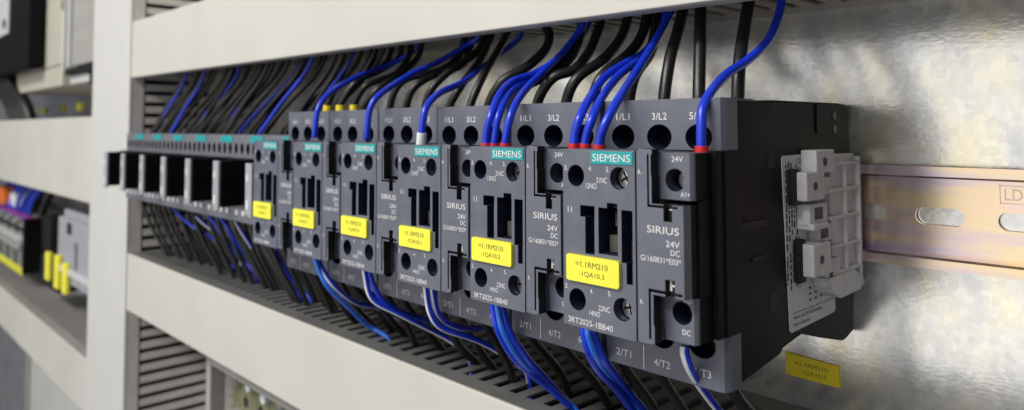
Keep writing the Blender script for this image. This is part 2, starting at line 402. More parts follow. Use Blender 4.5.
    TX('3.', 9.6, -4.1, 1.3, 1.5); TX('4.', 19.7, -4.2, 1.3, 1.4); TX('5.', 26.7, -3.9, 1.3, 1.4); TX('14NO', 19.4, -10.8, 4.2, 1.6); TX('22NC', 23.0, -8.8, 4.3, 1.6)
    TX('3RT2025-1BB40', 10.8, -14.2, 17.6, 1.75)
    aux = a2.build('auxiliary_block', root, ORG)
    # contact carrier bars seen inside the windows
    q = MB()
    q.box(24.6, 28.9, F+3.5, F+9, 8.4, 13.6, 'slider', 0.2); q.box(25.6, 29.6, F+5, F+9, 16.2, 20.4, 'slider', 0.2)
    q.box(32.8, 35.4, F+3.5, F+7.5, 6.8, 12.4, 'slider', 0.2); q.box(32.8, 35.4, F+5.0, F+7.5, 15.5, 19.8, 'slider', 0.2)
    q.box(18.6, 19.6, F+4, F+7, 7.8, 16, 'slider')
    q.build('contact_slider', aux, ORG)
    for (cx, cz, rot) in ((31.1, 31.1, .5), (32.0, -7.0, .2)):
        s = MB(); s.cyl((cx, cz), 2.9, 1, F+3.6, F+9, 'steel', 28)
        ss = []
        for d in (rot, rot+math.pi/2):
            dx, dz = math.cos(d), math.sin(d)
            s2 = MB(); ss.append(s2); s2.prism([(cx+dx*2.2-dz*.32, cz+dz*2.2+dx*.32), (cx+dx*2.2+dz*.32, cz+dz*2.2-dx*.32), (cx-dx*2.2+dz*.32, cz-dz*2.2-dx*.32), (cx-dx*2.2-dz*.32, cz-dz*2.2+dx*.32)], 1, F+2, F+5.0+.01*len(ss), 'steel')
        s.mats = ['steel']; 
        o = carve(s, ss, 'recess_shade'); o.build('screw', aux, ORG)
    # teal name plate
    n = MB(); n.box(20.5, 36.3, F-0.28, F+0.5, 35.1, 39.0, 'teal', 0.15)
    n.text('SIEMENS', 21.3, 35.95, 14.2, 2.25, F-0.28, 'white'); n.build('name_plate', aux, ORG)
    # front cover (right of the front)
    c = MB(); c.mats = ['grey']
    c.prism([(37.5, -15.0), (37.5, 39.4), (38.2, 39.4), (38.2, 40.1), (42.9, 39.9), (42.9, 38.6), (42.5, 38.2), (42.5, 33), (42.7, 32), (42.7, 24.6), (53.1, 24.6), (53.1, -0.9), (42.9, -0.9), (42.9, -9), (43.2, -10), (43.2, -14.6), (41.5, -15.0)], 1, F, -107.0, 'grey')
    gs = []
    for q_ in ((41.2, 41.8, 24.2, 38.5, 1.6), (41.21, 51.2, 23.55, 24.25, 1.7), (41.3, 52.4, -0.2, 0.6, 1.6), (41.31, 42.0, -13.5, 0.1, 1.7), (46.6, 49.4, 19.9, 26.9, 2.4), (46.9, 50.0, -3, 3.9, 2.45)):
        g_ = MB(); g_.box(q_[0], q_[1], -130, F+q_[4], q_[2], q_[3], 'grey'); gs.append(g_)
    c2 = carve(c, gs, 'black2')  # step walls coloured black too, standing in for their shade
    TX = lambda s, x, z, w_, h_, y=F: c2.text(s, x, z, w_, h_, y, 'white')
    TX('6.', 38.0, 32.8, 1.2, 1.4); TX('6.', 38.3, -4.0, 1.2, 1.4)
    TX('SIRIUS', 41.0, 16.4, 10.6, 2.05); TX('24V', 47.3, 13.0, 4.5, 1.7); TX('DC', 48.8, 10.7, 3.0, 1.6); TX('G/160831*E03*', 38.7, 8.3, 13.5, 1.65)
    c2.text('1', 48.1, 20.3, 0.7, 2.5, F+2.2, 'white'); c2.box(47.2, 49.2, F+1.9, F+2.3, 22.9, 23.2, 'white')
    c2.box(47.3, 48.0, F+1.7, F+2.3, 0.6, 3.6, 'white'); c2.box(47.9, 49.6, F+1.7, F+2.3, 1.8, 2.4, 'white')
    c2.build('front_cover', root, ORG)
    # coil terminals, stepped back
    for (z0, z1, y, hx, hz, tx) in ((25.6, 38.9, -106.2, 47.6, 31.2, 0), (-14.3, -1.4, -105.0, 48.6, -6.0, 1)):
        e = MB(); e.mats = ['grey']
        e.prism([(42.55, -96), (42.55, y), (LX1-1.1, y), (LX1-0.35, y+.9), (LX1-0.35, y+1.8), (LX1-.8, y+1.9), (LX1-.8, -96)], 2, z0, z1, 'grey')
        ee = MB(); ee.cyl((hx, hz), 3.25, 1, -130, y+8, 'grey', 36)
        e2 = carve(e, [ee], 'recess_shade', lambda c: c.x > LX1-1.2)
        if tx == 0:
            e2.text('24V', 46.5, 36.4, 3.8, 1.6, y, 'white'); e2.text('A1+', 49.4, 26.6, 3.0, 1.5, y, 'white')
        else:
            e2.text('A2-', 49.2, -3.0, 2.8, 1.4, y, 'white'); e2.text('DC', 48.6, -11.9, 2.7, 1.5, y, 'white')
        ct = e2.build('coil_terminal', root, ORG)
        if tx == 0: s = MB(); s.cyl((47.9, 31.1), 2.5, 1, -101.0, -98.3, 'steel', 24); s.build('screw', ct, ORG)
    return root
M['slider'] = mat('carrier_plastic', (0.055, 0.053, 0.045), 0.5, noise=0.2)
proto = make_contactor()
TAGS = [('=1.1RM210', '-1QA10.3'), ('=1.1RM210', '-1QA10.2'), ('=1.1RM210', '-1QA10.1'), ('=1.1RM210', '-1QA9.3'), ('=1.1RM210', '-1QA9.2'), ('=1.1RM210', '-1QA9.1')]
WHICH = ['nearest dark grey contactor at the right end, black side and white sticker in view',
 'second large contactor from the right, with yellow tag and three red ferrules on top',
 'third large contactor from the right, under the blue wire with a white ferrule',
 'fourth large contactor from the right, with yellow tag and teal plate, slightly out of focus',
 'fifth large contactor from the right, behind a wire group with yellow sleeves',
 'farthest of the large contactors, beside the small black fronted ones']
roots = [proto]+[copy_tree(proto) for k in range(5)]
for k in range(6):
    r = roots[k]; r.location.x = (ORG[0]-45*k)*S; r['label'] = WHICH[k]
    random.seed(40+k); r.rotation_euler = (random.uniform(-.003, .003)*(k > 0), 0, random.uniform(-.005, .005)*(k > 0))
    t = MB(); random.seed(k); dx, dz = random.uniform(-.3, .3)*(k > 0), random.uniform(-.3, .3)*(k > 0)
    x0, x1, z0, z1 = 11.0+dx, 31.6+dx, -1.1+dz, 7.0+dz; rr = 0.9; pts = []
    for cx, cz, a0 in ((x1-rr, z0+rr, -90), (x1-rr, z1-rr, 0), (x0+rr, z1-rr, 90), (x0+rr, z0+rr, 180)):
        for j in range(5): an = math.radians(a0+j*22.5); pts.append((cx+rr*math.cos(an), cz+rr*math.sin(an)))
    t.prism(pts, 1, F-1.1, F+0.2, 'yellow')
    t.text(TAGS[k][0], x0+3.9, z0+4.7, 12.6, 1.75, F-1.1, 'yink'); t.text(TAGS[k][1], x0+5.3, z0+1.7, 9.8, 1.75, F-1.1, 'yink')
    t.build('yellow_tag', [c_ for c_ in r.children if c_.name.startswith('auxiliary_block')][0], ORG)
# latch and sticker on the free side of the nearest contactor
near = roots[0]
s = MB(); s.prism([(-62, 35.0), (-61, 36.0), (-24, 36.6), (-24, -19.8), (-25, -20.8), (-57.5, -21.8), (-58.6, -20.8)], 0, LX1, LX1+0.25, 'sticker')
random.seed(3)
sx = LX1+0.25
def dashes(y, z0, z1, w_):
    z = z1
    while z > z0:
        l = random.choice((0.6, 0.9, 1.3, 2.0, 2.6)); l = min(l, z-z0)
        if l > 0.3: s.box(sx-0.05, sx+0.04, y, y+w_, z-l, z, 'ink')
        z -= l+random.choice((0.35, 0.4, 0.9))
for i, (y, a, b_) in enumerate(((-59.8, 5, 33), (-58.0, 8, 34), (-56.2, 10, 33.5), (-54.4, 12, 31), (-52.6, 9, 33), (-50.8, 14, 32), (-49.2, 12, 31))): dashes(y, a, b_, 0.9)
s.text('1P 3RT2025-1BB40', -50.5, -8, 17, 1.5, sx, 'ink', '+x^'); s.text('CE', -52.0, 33.2, 3.2, 1.7, sx, 'ink', '+x')
for (y_, a_, b__) in ((-59.8, -6, 3), (-57.6, -8, 4), (-55.6, -4, 6), (-53.6, -8, 9), (-47.6, 13, 30), (-46.0, 16, 28), (-36, -9, -5), (-33.5, -9, -6)): dashes(y_, a_, b__, 0.9)
for r_ in range(3):
    for c_ in range(4): s.box(sx-.05, sx+.04, -44.5+c_*4.2, -43.0+c_*4.2, -9.6-r_*2.0, -8.9-r_*2.0, 'ink')
s.box(sx-.05, sx+.04, -56.5, -24.5, -15.9, -15.7, 'ink')
s.text('Siemens AG, DE-92220 Amberg', -56, -18.2, 21, 1.5, sx, 'ink', '+x'); s.text('Made in Germany', -56, -20.4, 12, 1.4, sx, 'ink', '+x')
for v in s.bm.verts: v.co.y = (v.co.y+62)*1.03-54.6; v.co.z += 0.6; v.co.x += 0.35
s.build('side_sticker', near, ORG)
l = MB(); X0 = LX1+0.3
l.mats = ['latch']
l.box(X0, X0+3.6, -33, -13.5, -12.5, 35.5, 'latch', 0.5)
for z in (31.5, 22.5, 13.0, 3.0, -6.0): l.box(X0, X0+5.2, -36, -12.8, z, z+1.3, 'latch', 0.3)
l.box(X0+3.5, X0+5.4, -14.2, -12.6, -12, 34.5, 'latch', 0.3); l.box(X0+3.5, X0+5.0, -24.5, -23.0, -11, 33, 'latch', 0.3)
l.box(X0, X0+5.6, -47, -33.5, 29.6, 37.4, 'latch', 0.6)
l.box(X0, X0+5.8, -54.5, -41.5, 20.8, 30.4, 'latch', 0.7)
l.box(X0, X0+4.4, -42, -33, 22, 28, 'latch', 0.5)
l.box(X0, X0+4.6, -50.5, -37.5, 12.0, 19.6, 'latch', 0.6); l.box(X0, X0+6.0, -50.5, -40, 11.0, 13.2, 'latch', 0.5)
l.box(X0, X0+3.8, -43, -33, 6.0, 12.0, 'latch', 0.5)
l.box(X0, X0+6.2, -51.5, -39.0, -4.2, 6.6, 'latch', 0.7)
l.box(X0, X0+5.0, -40, -30, -9.5, 0, 'latch', 0.5)
l.prism([(-41, -6), (-20, -6), (-14, -9.5), (-16, -13.5), (-32, -14), (-37, -11.5)], 0, X0, X0+5.8, 'latch')
l.box(X0-3, X0+1, -12.9, -2.5, -10, -6, 'latch', 0.4); l.box(X0-3, X0+1, -12.9, -3.5, -15.5, -12, 'latch', 0.4)
for (y, z, r_) in ((-41.0, 33.4, 1.7), (-48.5, 25.6, 1.6), (-46.0, 1.2, 1.6)):
    xx = {33.4: 5.6, 25.6: 5.8, 1.2: 6.2}[z]; l.cyl((y, z), r_, 0, X0+xx-.1, X0+xx+.06, 'recess_shade', 6)  # flat dark faces drawn for the shade in small holes
l.box(X0+4.5, X0+4.68, -47.2, -41.4, 14.2, 18.2, 'recess_shade'); l.box(X0+3.7, X0+3.86, -41.5, -36, 7.2, 11, 'recess_shade'); l.box(X0+4.9, X0+5.06, -38.5, -35.5, -8, -4.5, 'recess_shade')
l.box(X0, X0+2.5, -56.3, -52, 19.5, 31.4, 'black2', .5); l.box(X0, X0+2.5, -53.3, -49, -6.2, 8.0, 'black2', .5)
for v in l.bm.verts: v.co.y = (v.co.y+54.5)*1.1-49.4; v.co.z += 0.9; v.co.x += 0.3
l.build('latch', near, ORG)
# loose yellow tag on the plate
t = MB(); t.prism([(26.6, -53.0), (47.6, -53.4), (47.4, -45.4), (26.4, -44.2)], 1, 2.1, 2.95, 'ytag2')
M['ytag2'] = mat('amber_tag', (0.95, 0.78, 0.03), 0.45, noise=0.05, scale=80, spec=0.3)
t.text('=1.1RM210', 30.3, -48.6, 13, 1.7, 2.1, 'yink'); t.text('-1QA10.3', 32.0, -51.6, 10.5, 1.7, 2.1, 'yink')
tag(t.build('identification_tag', None, (37, 0, -49)), 'amber yellow tag stuck low on the metal plate, beside the nearest contactor', 'tag')

# ================================================================ SMALL CONTACTORS
SO = (-238.9, 0, -14)
def make_small():
    x0, x1 = -261.3, -216.5
    root = empty('small_contactor', SO, '', 'contactor', 'small contactors with black protruding blocks')
    h = MB(); h.box(x0+.2, x1-.2, -82, -0.5, -10, 40, 'black'); h.build('rear_housing', root, SO)
    t = MB(); t.mats = ['greys']; t.box(x0, x1, -84, -70, 26, 42, 'greys')
    c = MB()
    for i in range(5): c.cyl((x0+4.6+8.9*i, 33.0), (2.6, 3.6), 1, -100, -76, 'greys', 20)
    t2 = carve(t, [c], 'recess_shade'); t2.build('terminal_strip', root, SO)
    n = MB(); n.box(x1-19, x1-0.5, -84.4, -83.8, 37.0, 41.2, 'teal'); n.build('name_plate', root, SO)
    f = MB(); f.box(x0, x1, -84, -66, -14, -0.5, 'greys', 0.4)
    for i in range(4): f.box(x0+5+10*i, x0+8+10*i, -84.2, -83.9, -9.5, -6.5, 'white')
    f.build('lower_terminal_strip', root, SO)
    p = MB(); p.box(x1-9.0, x1-0.4, -109.5, -84.1, 0, 27.2, 'black', 0.3); p.box(x0+1, x1-9, -90, -84.1, 0, 27, 'black')
    p.build('protruding_block', root, SO)
    e = MB(); e.box(x1-9.2, x1-1.2, -111.2, -109.5, -1.5, 27.0, 'grey_light', 0.5);
    e.box(x1-7.5, x1-5.0, -111.35, -111.1, 2, 7, 'white'); e.box(x1-7.5, x1-5.5, -111.35, -111.1, 17, 21, 'white')
    e.build('front_strip', root, SO)
    return root
M['greys'] = mat('grey_plastic_small', (0.15, 0.155, 0.19), 0.45, noise=0.1, scale=150, bevel=0.3)
sp = make_small()
ORD = ['first', 'second', 'third', 'fourth', 'fifth', 'sixth', 'seventh']
for k in range(7):
    r = sp if k == 0 else copy_tree(sp)
    r.location.x = (SO[0]-45*k)*S
    r['label'] = ('small contactor with protruding black block, directly left of the large ones' if k == 0 else
        'small contactor with black block, %s leftwards from the large contactors' % ORD[k] if k < 6 else
        'farthest small contactor, its black block in front of the upright pale duct')

# ================================================================ WIRES
UP = [
 ('K', 2.1, None, 'thick black wire rising from the first top terminal of the nearest contactor', [(20.8, -72.0, 55.4), (20.0, -66.9, 69.9), (17.4, -58.4, 79.7), (16.7, -51.8, 92.5), (17.7, -51.8, 104.5)]),
 ('K', 2.1, None, 'thick black wire rising from the middle top terminal of the nearest contactor', [(34.5, -72.0, 55.7), (31.2, -65.6, 72.6), (25.3, -54.9, 92.5), (26.3, -54.9, 104.5)]),
 ('K', 2.1, None, 'thick black wire rising from the last top terminal of the nearest contactor, rightmost black wire', [(48.5, -72.0, 55.6), (47.1, -67.7, 68.0), (41.9, -53.7, 82.9), (41.2, -49.2, 92.5), (42.2, -49.2, 104.5)]),
 ('B', 1.6, 'R', 'bright blue wire with a red ferrule curving up at the far right of the row', [(50.0, -96.0, 39.2), (50.0, -96.0, 44.2), (49.4, -94.1, 51.5), (49.2, -89.2, 56.6), (49.4, -80.0, 62.4), (50.3, -67.9, 67.7), (51.0, -55.7, 75.1), (50.6, -46.6, 85.4), (50.5, -44.6, 92.5), (51.5, -44.6, 104.5)]),
 ('B', 1.6, 'R', 'bright blue wire, left of the three above the nearest teal plate', [(5.2, -101.0, 39.4), (5.6, -101.0, 44.0), (7.0, -100.0, 49.6), (5.5, -93.0, 56.4), (1.5, -80.0, 64.0), (-1.0, -65.0, 70.0), (-1.5, -53.0, 74.6), (-2.2, -43.9, 81.6), (-2.8, -38.7, 92.5), (-1.8, -38.7, 104.5)]),
 ('B', 1.6, 'R', 'bright blue wire, middle of the three above the nearest teal plate', [(8.2, -99.0, 39.4), (8.7, -99.0, 43.0), (10.6, -98.2, 48.9), (8.7, -90.5, 56.4), (4.3, -75.5, 64.7), (1.7, -59.9, 71.6), (0.4, -47.0, 79.5), (-0.0, -39.3, 92.5), (1.0, -39.3, 104.5)]),
 ('B', 1.6, 'R', 'bright blue wire, right and straightest of the three above the nearest teal plate', [(15.8, -101.0, 39.2), (16.2, -101.0, 42.4), (18.1, -100.8, 47.2), (18.9, -95.0, 55.0), (16.4, -82.9, 63.7), (12.4, -64.9, 77.0), (12.3, -57.0, 85.8), (14.0, -54.8, 92.5), (15.0, -54.8, 104.5)]),
 ('K', 2.1, None, 'black wire bending up from the first top terminal of the second nearest contactor', [(-24.3, -72.0, 55.5), (-19.8, -70.6, 65.1), (-15.7, -59.1, 73.2), (-15.3, -48.7, 82.3), (-15.0, -44.3, 92.5), (-14.0, -44.3, 104.5)]),
 ('K', 2.1, None, 'black wire bending up from the middle top terminal of the second nearest contactor', [(-11.2, -72.0, 55.2), (-7.9, -70.0, 65.3), (-5.6, -56.4, 74.6), (-6.1, -47.1, 82.8), (-6.7, -42.8, 92.5), (-5.7, -42.8, 104.5)]),
 ('K', 2.1, None, 'black wire bending up from the last top terminal of the second nearest contactor', [(5.9, -72.0, 55.1), (6.5, -69.0, 64.9), (3.1, -54.2, 75.3), (-3.9, -39.9, 92.5), (-2.9, -39.9, 104.5)]),
 ('B', 1.6, 'R', 'bright blue wire, left of the three above the second nearest teal plate', [(-38.4, -101.0, 38.9), (-38.4, -101.0, 43.7), (-36.8, -100.4, 50.1), (-38.4, -94.4, 58.5), (-39.7, -86.2, 64.2), (-39.5, -74.1, 67.9), (-39.6, -60.3, 74.4), (-39.0, -50.9, 82.6), (-35.8, -46.7, 92.5), (-34.8, -46.7, 104.5)]),
 ('B', 1.6, 'R', 'bright blue wire, middle of the three above the second nearest teal plate', [(-36.2, -99.0, 38.9), (-35.6, -99.0, 43.7), (-34.9, -97.6, 51.2), (-38.1, -88.3, 60.2), (-40.5, -73.1, 66.4), (-42.5, -58.4, 72.2), (-43.5, -45.2, 80.8), (-40.4, -38.6, 92.5), (-39.4, -38.6, 104.5)]),
 ('B', 1.6, 'R', 'bright blue wire, right of the three above the second nearest teal plate', [(-28.1, -101.0, 39.1), (-27.5, -101.0, 43.4), (-27.0, -98.4, 52.1), (-29.9, -89.8, 59.5), (-34.7, -74.4, 68.0), (-37.8, -60.4, 76.0), (-38.3, -49.8, 85.2), (-36.1, -47.0, 92.5), (-35.1, -47.0, 104.5)]),
 ('K', 2.1, None, 'black wire with an S bend from the first top terminal of the third contactor', [(-69.5, -72.0, 55.4), (-62.3, -70.4, 65.9), (-56.0, -61.5, 72.4), (-53.4, -53.0, 80.2), (-54.2, -49.5, 86.7), (-57.7, -48.4, 92.5), (-56.7, -48.4, 104.5)]),
 ('K', 2.1, None, 'black wire hidden behind blue wires from the middle top terminal of the third contactor', [(-55.1, -72.0, 55.0), (-50.4, -71.9, 62.0), (-41.0, -64.9, 67.6), (-37.8, -54.9, 74.6), (-38.2, -48.0, 83.6), (-38.6, -45.4, 92.5), (-37.6, -45.4, 104.5)]),
 ('K', 2.1, None, 'black wire with an S bend from the last top terminal of the third contactor', [(-39.9, -72.0, 55.9), (-33.2, -70.3, 65.8), (-27.7, -63.2, 69.4), (-27.2, -53.9, 77.7), (-27.9, -47.1, 88.2), (-27.9, -46.4, 92.5), (-26.9, -46.4, 104.5)]),
 ('B', 1.6, 'W', 'blue wire with a white ferrule above the third teal plate', [(-78.7, -101.0, 41.4), (-78.0, -101.0, 46.4), (-78.2, -98.8, 54.7), (-80.6, -90.1, 60.9), (-87.7, -70.2, 67.1), (-96.2, -51.2, 75.5), (-98.9, -34.7, 84.6), (-92.6, -29.0, 92.5), (-91.6, -29.0, 104.5)]),
 ('K', 1.9, None, 'black wire from the first top terminal of the fourth contactor', [(-97.0, -72.0, 54.6), (-91.9, -68.5, 65.6), (-97.9, -51.6, 79.0), (-99.8, -42.7, 92.5), (-98.8, -42.7, 104.5)]),
 ('K', 1.9, None, 'black wire from the middle top terminal of the fourth contactor', [(-82.1, -72.0, 54.7), (-81.6, -64.1, 69.8), (-88.8, -49.5, 81.3), (-88.9, -42.1, 92.5), (-87.9, -42.1, 104.5)]),
 ('K', 1.9, None, 'black wire from the last top terminal beside the white ferrule', [(-115.2, -72.0, 54.9), (-110.8, -71.2, 64.4), (-107.5, -63.0, 73.2), (-103.3, -48.8, 83.5), (-102.4, -45.6, 92.5), (-101.4, -45.6, 104.5)]),
 ('B', 1.6, 'N', 'blue wire sloping right above the fourth teal plate', [(-120.2, -101.0, 41.0), (-119.4, -101.0, 46.9), (-119.0, -99.7, 55.5), (-118.4, -94.3, 62.1), (-121.3, -75.9, 71.8), (-122.9, -57.0, 79.4), (-116.9, -43.7, 88.4), (-109.7, -41.9, 92.5), (-108.7, -41.9, 104.5)]),
 ('K', 1.9, None, 'black wire from the first top terminal of the fifth contactor from the camera', [(-144.6, -72.0, 54.5), (-140.8, -71.6, 64.5), (-135.5, -67.4, 71.0), (-126.8, -53.9, 75.2), (-122.2, -45.2, 82.6), (-121.0, -42.2, 92.5), (-120.0, -42.2, 104.5)]),
 ('K', 1.9, None, 'black wire from the middle top terminal of the fifth contactor from the camera', [(-130.7, -72.0, 54.2), (-125.9, -70.7, 65.5), (-121.3, -60.7, 72.6), (-117.7, -47.0, 77.6), (-118.9, -40.6, 86.2), (-118.3, -39.1, 92.5), (-117.3, -39.1, 104.5)]),
 ('K', 1.9, None, 'black wire from the last top terminal of the fifth contactor from the camera', [(-169.7, -72.0, 54.9), (-160.4, -70.1, 65.3), (-158.3, -57.6, 74.2), (-157.7, -45.5, 83.5), (-157.6, -42.3, 92.5), (-156.6, -42.3, 104.5)]),
 ('B', 1.6, 'N', 'blue wire sloping right above the fifth teal plate', [(-167.8, -101.0, 41.5), (-166.9, -101.0, 47.0), (-166.9, -99.4, 56.5), (-168.8, -91.1, 64.9), (-176.9, -67.6, 75.2), (-178.5, -45.7, 83.2), (-166.7, -37.6, 92.5), (-165.7, -37.6, 104.5)]),
 ('K', 1.9, 'Y', 'black wire with a yellow sleeve, left of the three', [(-206.3, -72.0, 56.1), (-205.3, -72.0, 60.1), (-200.7, -69.0, 69.6), (-198.7, -52.6, 77.1), (-196.5, -40.3, 83.5), (-194.6, -36.7, 92.5), (-193.6, -36.7, 104.5)]),
 ('K', 1.9, 'Y', 'black wire with a yellow sleeve, middle of the three', [(-192.2, -72.0, 55.8), (-192.2, -72.0, 59.7), (-186.2, -65.6, 71.9), (-185.7, -53.6, 77.5), (-182.5, -40.8, 85.5), (-181.6, -38.7, 92.5), (-180.6, -38.7, 104.5)]),
 ('K', 1.9, 'Y', 'black wire with a yellow sleeve, right of the three', [(-177.7, -72.0, 55.6), (-177.7, -72.0, 59.4), (-171.7, -68.3, 69.0), (-168.3, -52.7, 75.5), (-169.1, -43.4, 84.4), (-169.8, -40.9, 92.5), (-168.8, -40.9, 104.5)]),
]
LOW = [
 ('B', 1.5, [(6.3, -98.0, -18.6), (6.3, -98.0, -21.2), (6.7, -96.0, -28.0), (4.3, -88.1, -36.2), (1.2, -75.0, -46.3), (-0.8, -62.7, -57.7), (2.1, -60.0, -62.3), (5.1, -60.0, -76.3)]),
 ('L', 1.3, [(8.9, -99.0, -18.6), (9.3, -99.0, -21.7), (9.0, -95.3, -28.3), (4.2, -83.7, -38.0), (-0.7, -68.6, -49.0), (-0.1, -60.0, -59.0), (2.9, -60.0, -73.0)]),
 ('B', 1.5, [(9.3, -97.0, -18.9), (9.7, -97.0, -21.4), (10.0, -92.9, -29.3), (5.3, -79.6, -40.0), (0.5, -65.5, -50.9), (1.5, -56.0, -61.8), (4.5, -56.0, -75.8)]),
 ('W', 1.5, [(44.7, -98.0, -17.3), (44.7, -98.0, -19.8), (44.8, -95.2, -25.0), (42.3, -84.8, -33.7), (40.3, -72.5, -43.8), (41.6, -70.0, -47.9), (44.6, -70.0, -61.9)]),
 ('B', 1.5, [(-38.0, -98.0, -18.7), (-38.0, -98.0, -21.3), (-35.9, -97.4, -28.7), (-35.7, -90.5, -39.3), (-36.1, -80.6, -48.3), (-35.0, -68.3, -58.3), (-31.3, -61.3, -66.1), (-27.2, -60.0, -69.6), (-24.2, -60.0, -83.6)]),
 ('L', 1.3, [(-34.7, -99.0, -18.4), (-34.2, -99.0, -21.2), (-32.5, -98.1, -28.3), (-33.9, -89.6, -39.4), (-36.1, -77.3, -50.2), (-35.5, -64.8, -60.9), (-29.2, -60.0, -67.9), (-26.2, -60.0, -81.9)]),
 ('B', 1.5, [(-34.2, -97.0, -18.6), (-33.6, -97.0, -21.4), (-31.4, -95.6, -29.2), (-32.6, -86.2, -40.2), (-35.6, -72.2, -52.5), (-35.7, -59.9, -64.2), (-30.6, -56.0, -70.9), (-27.6, -56.0, -84.9)]),
 ('W', 1.4, [(-79.0, -98.0, -18.0), (-79.0, -98.0, -21.2), (-77.8, -96.8, -30.2), (-76.8, -91.4, -37.1), (-74.4, -75.8, -44.3), (-73.2, -64.2, -51.1), (-69.5, -56.9, -57.5), (-63.3, -55.0, -60.8), (-60.3, -55.0, -74.8)]),
 ('W', 1.4, [(-76.9, -96.0, -18.8), (-76.9, -96.0, -22.0), (-76.9, -92.9, -31.5), (-79.0, -80.9, -39.1), (-82.8, -62.1, -43.9), (-82.7, -50.5, -48.4), (-78.5, -45.0, -55.9), (-75.5, -45.0, -69.9)]),
 ('W', 1.4, [(-125.9, -98.0, -16.9), (-125.1, -98.0, -21.3), (-122.4, -95.9, -32.1), (-117.3, -84.6, -39.9), (-114.4, -63.4, -52.7), (-109.0, -56.7, -58.1), (-102.2, -55.0, -61.7), (-99.2, -55.0, -75.7)]),
 ('B', 1.4, [(-124.0, -96.0, -17.8), (-123.2, -96.0, -23.1), (-119.6, -91.8, -33.2), (-120.9, -76.3, -42.6), (-122.6, -59.5, -48.8), (-121.2, -48.6, -56.4), (-117.0, -45.0, -64.2), (-114.0, -45.0, -78.2)]),
 ('L', 1.4, [(-171.2, -98.0, -17.0), (-170.1, -98.0, -21.8), (-166.3, -93.9, -33.3), (-168.9, -82.0, -44.7), (-172.4, -66.4, -59.0), (-168.1, -61.7, -62.7), (-161.3, -60.0, -66.4), (-158.3, -60.0, -80.4)]),
 ('W', 1.4, [(-170.8, -96.0, -18.2), (-169.7, -96.0, -23.0), (-163.5, -92.1, -32.6), (-167.8, -76.7, -44.4), (-170.6, -61.4, -50.1), (-169.4, -49.3, -57.4), (-162.4, -45.0, -64.3), (-159.4, -45.0, -78.3)]),
 ('W', 1.4, [(-289.7, -66.0, -29.0), (-286.8, -66.0, -35.1), (-279.5, -61.1, -48.8), (-274.5, -56.7, -57.6), (-266.9, -55.0, -64.3), (-263.9, -55.0, -78.3)]),
 ('B', 1.4, [(-281.2, -66.0, -29.3), (-278.3, -65.9, -35.3), (-273.8, -59.9, -48.2), (-271.0, -52.9, -57.7), (-263.2, -50.0, -65.1), (-260.2, -50.0, -79.1)]),
 ('B', 1.4, [(-458.7, -70.0, -16.0), (-444.9, -70.0, -22.2), (-421.8, -65.0, -31.5), (-405.9, -55.6, -40.2), (-386.9, -50.0, -52.3), (-383.9, -50.0, -66.3)]),
 ('W', 1.4, [(-419.3, -70.0, -14.6), (-407.0, -69.9, -20.5), (-394.0, -65.7, -28.0), (-384.0, -56.0, -36.2), (-372.6, -50.0, -49.0), (-369.6, -50.0, -63.0)]),
 ('B', 1.6, [(-387.3, -70.0, -15.9), (-372.3, -69.9, -21.9), (-363.9, -62.8, -37.0), (-358.8, -52.9, -51.3), (-345.0, -50.0, -58.4), (-342.0, -50.0, -72.4)]),
 ('W', 1.4, [(-333.7, -70.0, -18.4), (-324.2, -69.8, -24.3), (-322.1, -63.5, -35.6), (-327.9, -52.0, -52.9), (-322.7, -50.0, -59.4), (-319.7, -50.0, -73.4)]),
 ('B', 1.6, [(-364.9, -70.0, -15.5), (-348.9, -69.2, -24.0), (-347.5, -60.9, -38.9), (-344.2, -51.9, -52.4), (-335.3, -50.0, -58.4), (-332.3, -50.0, -72.4)]),
]

CM = {'K': 'wblack', 'B': 'wblue', 'L': 'wlblue', 'W': 'wblue'}
def wire(c, r, pts, label, group=None, fer=None, seg=12):
    b = MB(); org = pts[0]
    b.tube(pts, r*(0.92 if c != 'K' else 1), CM[c], seg, 'wwhite' if c == 'W' else None)
    cn = {'K': 'black_wire', 'B': 'blue_wire', 'L': 'blue_wire', 'W': 'striped_wire'}[c]
    o = b.build(cn, None, org); tag(o, label, 'wire', group)
    if fer in ('R', 'W', 'Y'):
        p0 = Vector(pts[0]); p1 = Vector(pts[1]); d = (p1-p0).normalized()
        L_ = {'R': 1.5, 'W': 2.8, 'Y': 3.0}[fer]; f = MB()
        f.tube([p0-d*3.0, p0+d*L_*0.5, p0+d*L_], 2.05 if fer != 'Y' else 2.7, {'R': 'red', 'W': 'wwhite', 'Y': 'ysleeve'}[fer], 14)
        f.build('ferrule', o, org)
    return o
for c, r, f, lab, pts in UP:
    if c == 'K' and pts[0][2] > 50:
        pts = [(pts[0][0], pts[0][1], 44.0)]+pts if f != 'Y' else pts
    o = wire(c, r, pts, lab, None, f)
LG = {'B': 'blue wires running down below the contactors', 'L': 'light blue wires running down below the contactors', 'W': 'white striped blue wires below the contactors'}
PL = ['under the nearest contactor', 'under the second contactor from the right', 'under the third contactor from the right', 'under the fourth contactor from the right', 'under the fifth contactor from the right', 'under the sixth contactor', 'under the small contactors']
seen = {}
for c, r, pts in LOW:
    k = max(0, min(6, int((53.5-pts[0][0])//45)))
    kind = {'B': 'deep blue wire', 'L': 'paler blue wire', 'W': 'blue wire with white stripe'}[c]
    lab = '%s curving down %s' % (kind, PL[k]); n_ = seen.get(lab, 0); seen[lab] = n_+1
    side_ = ['left', 'right', 'rightmost'][min(n_, 2)]
    grp = lab.replace('wire', 'wires')
    if [q_[0] for q_ in LOW if max(0, min(6, int((53.5-q_[2][0][0])//45))) == k].count(c) > 1: lab = side_+' '+lab
    wire(c, r, pts, lab, grp)
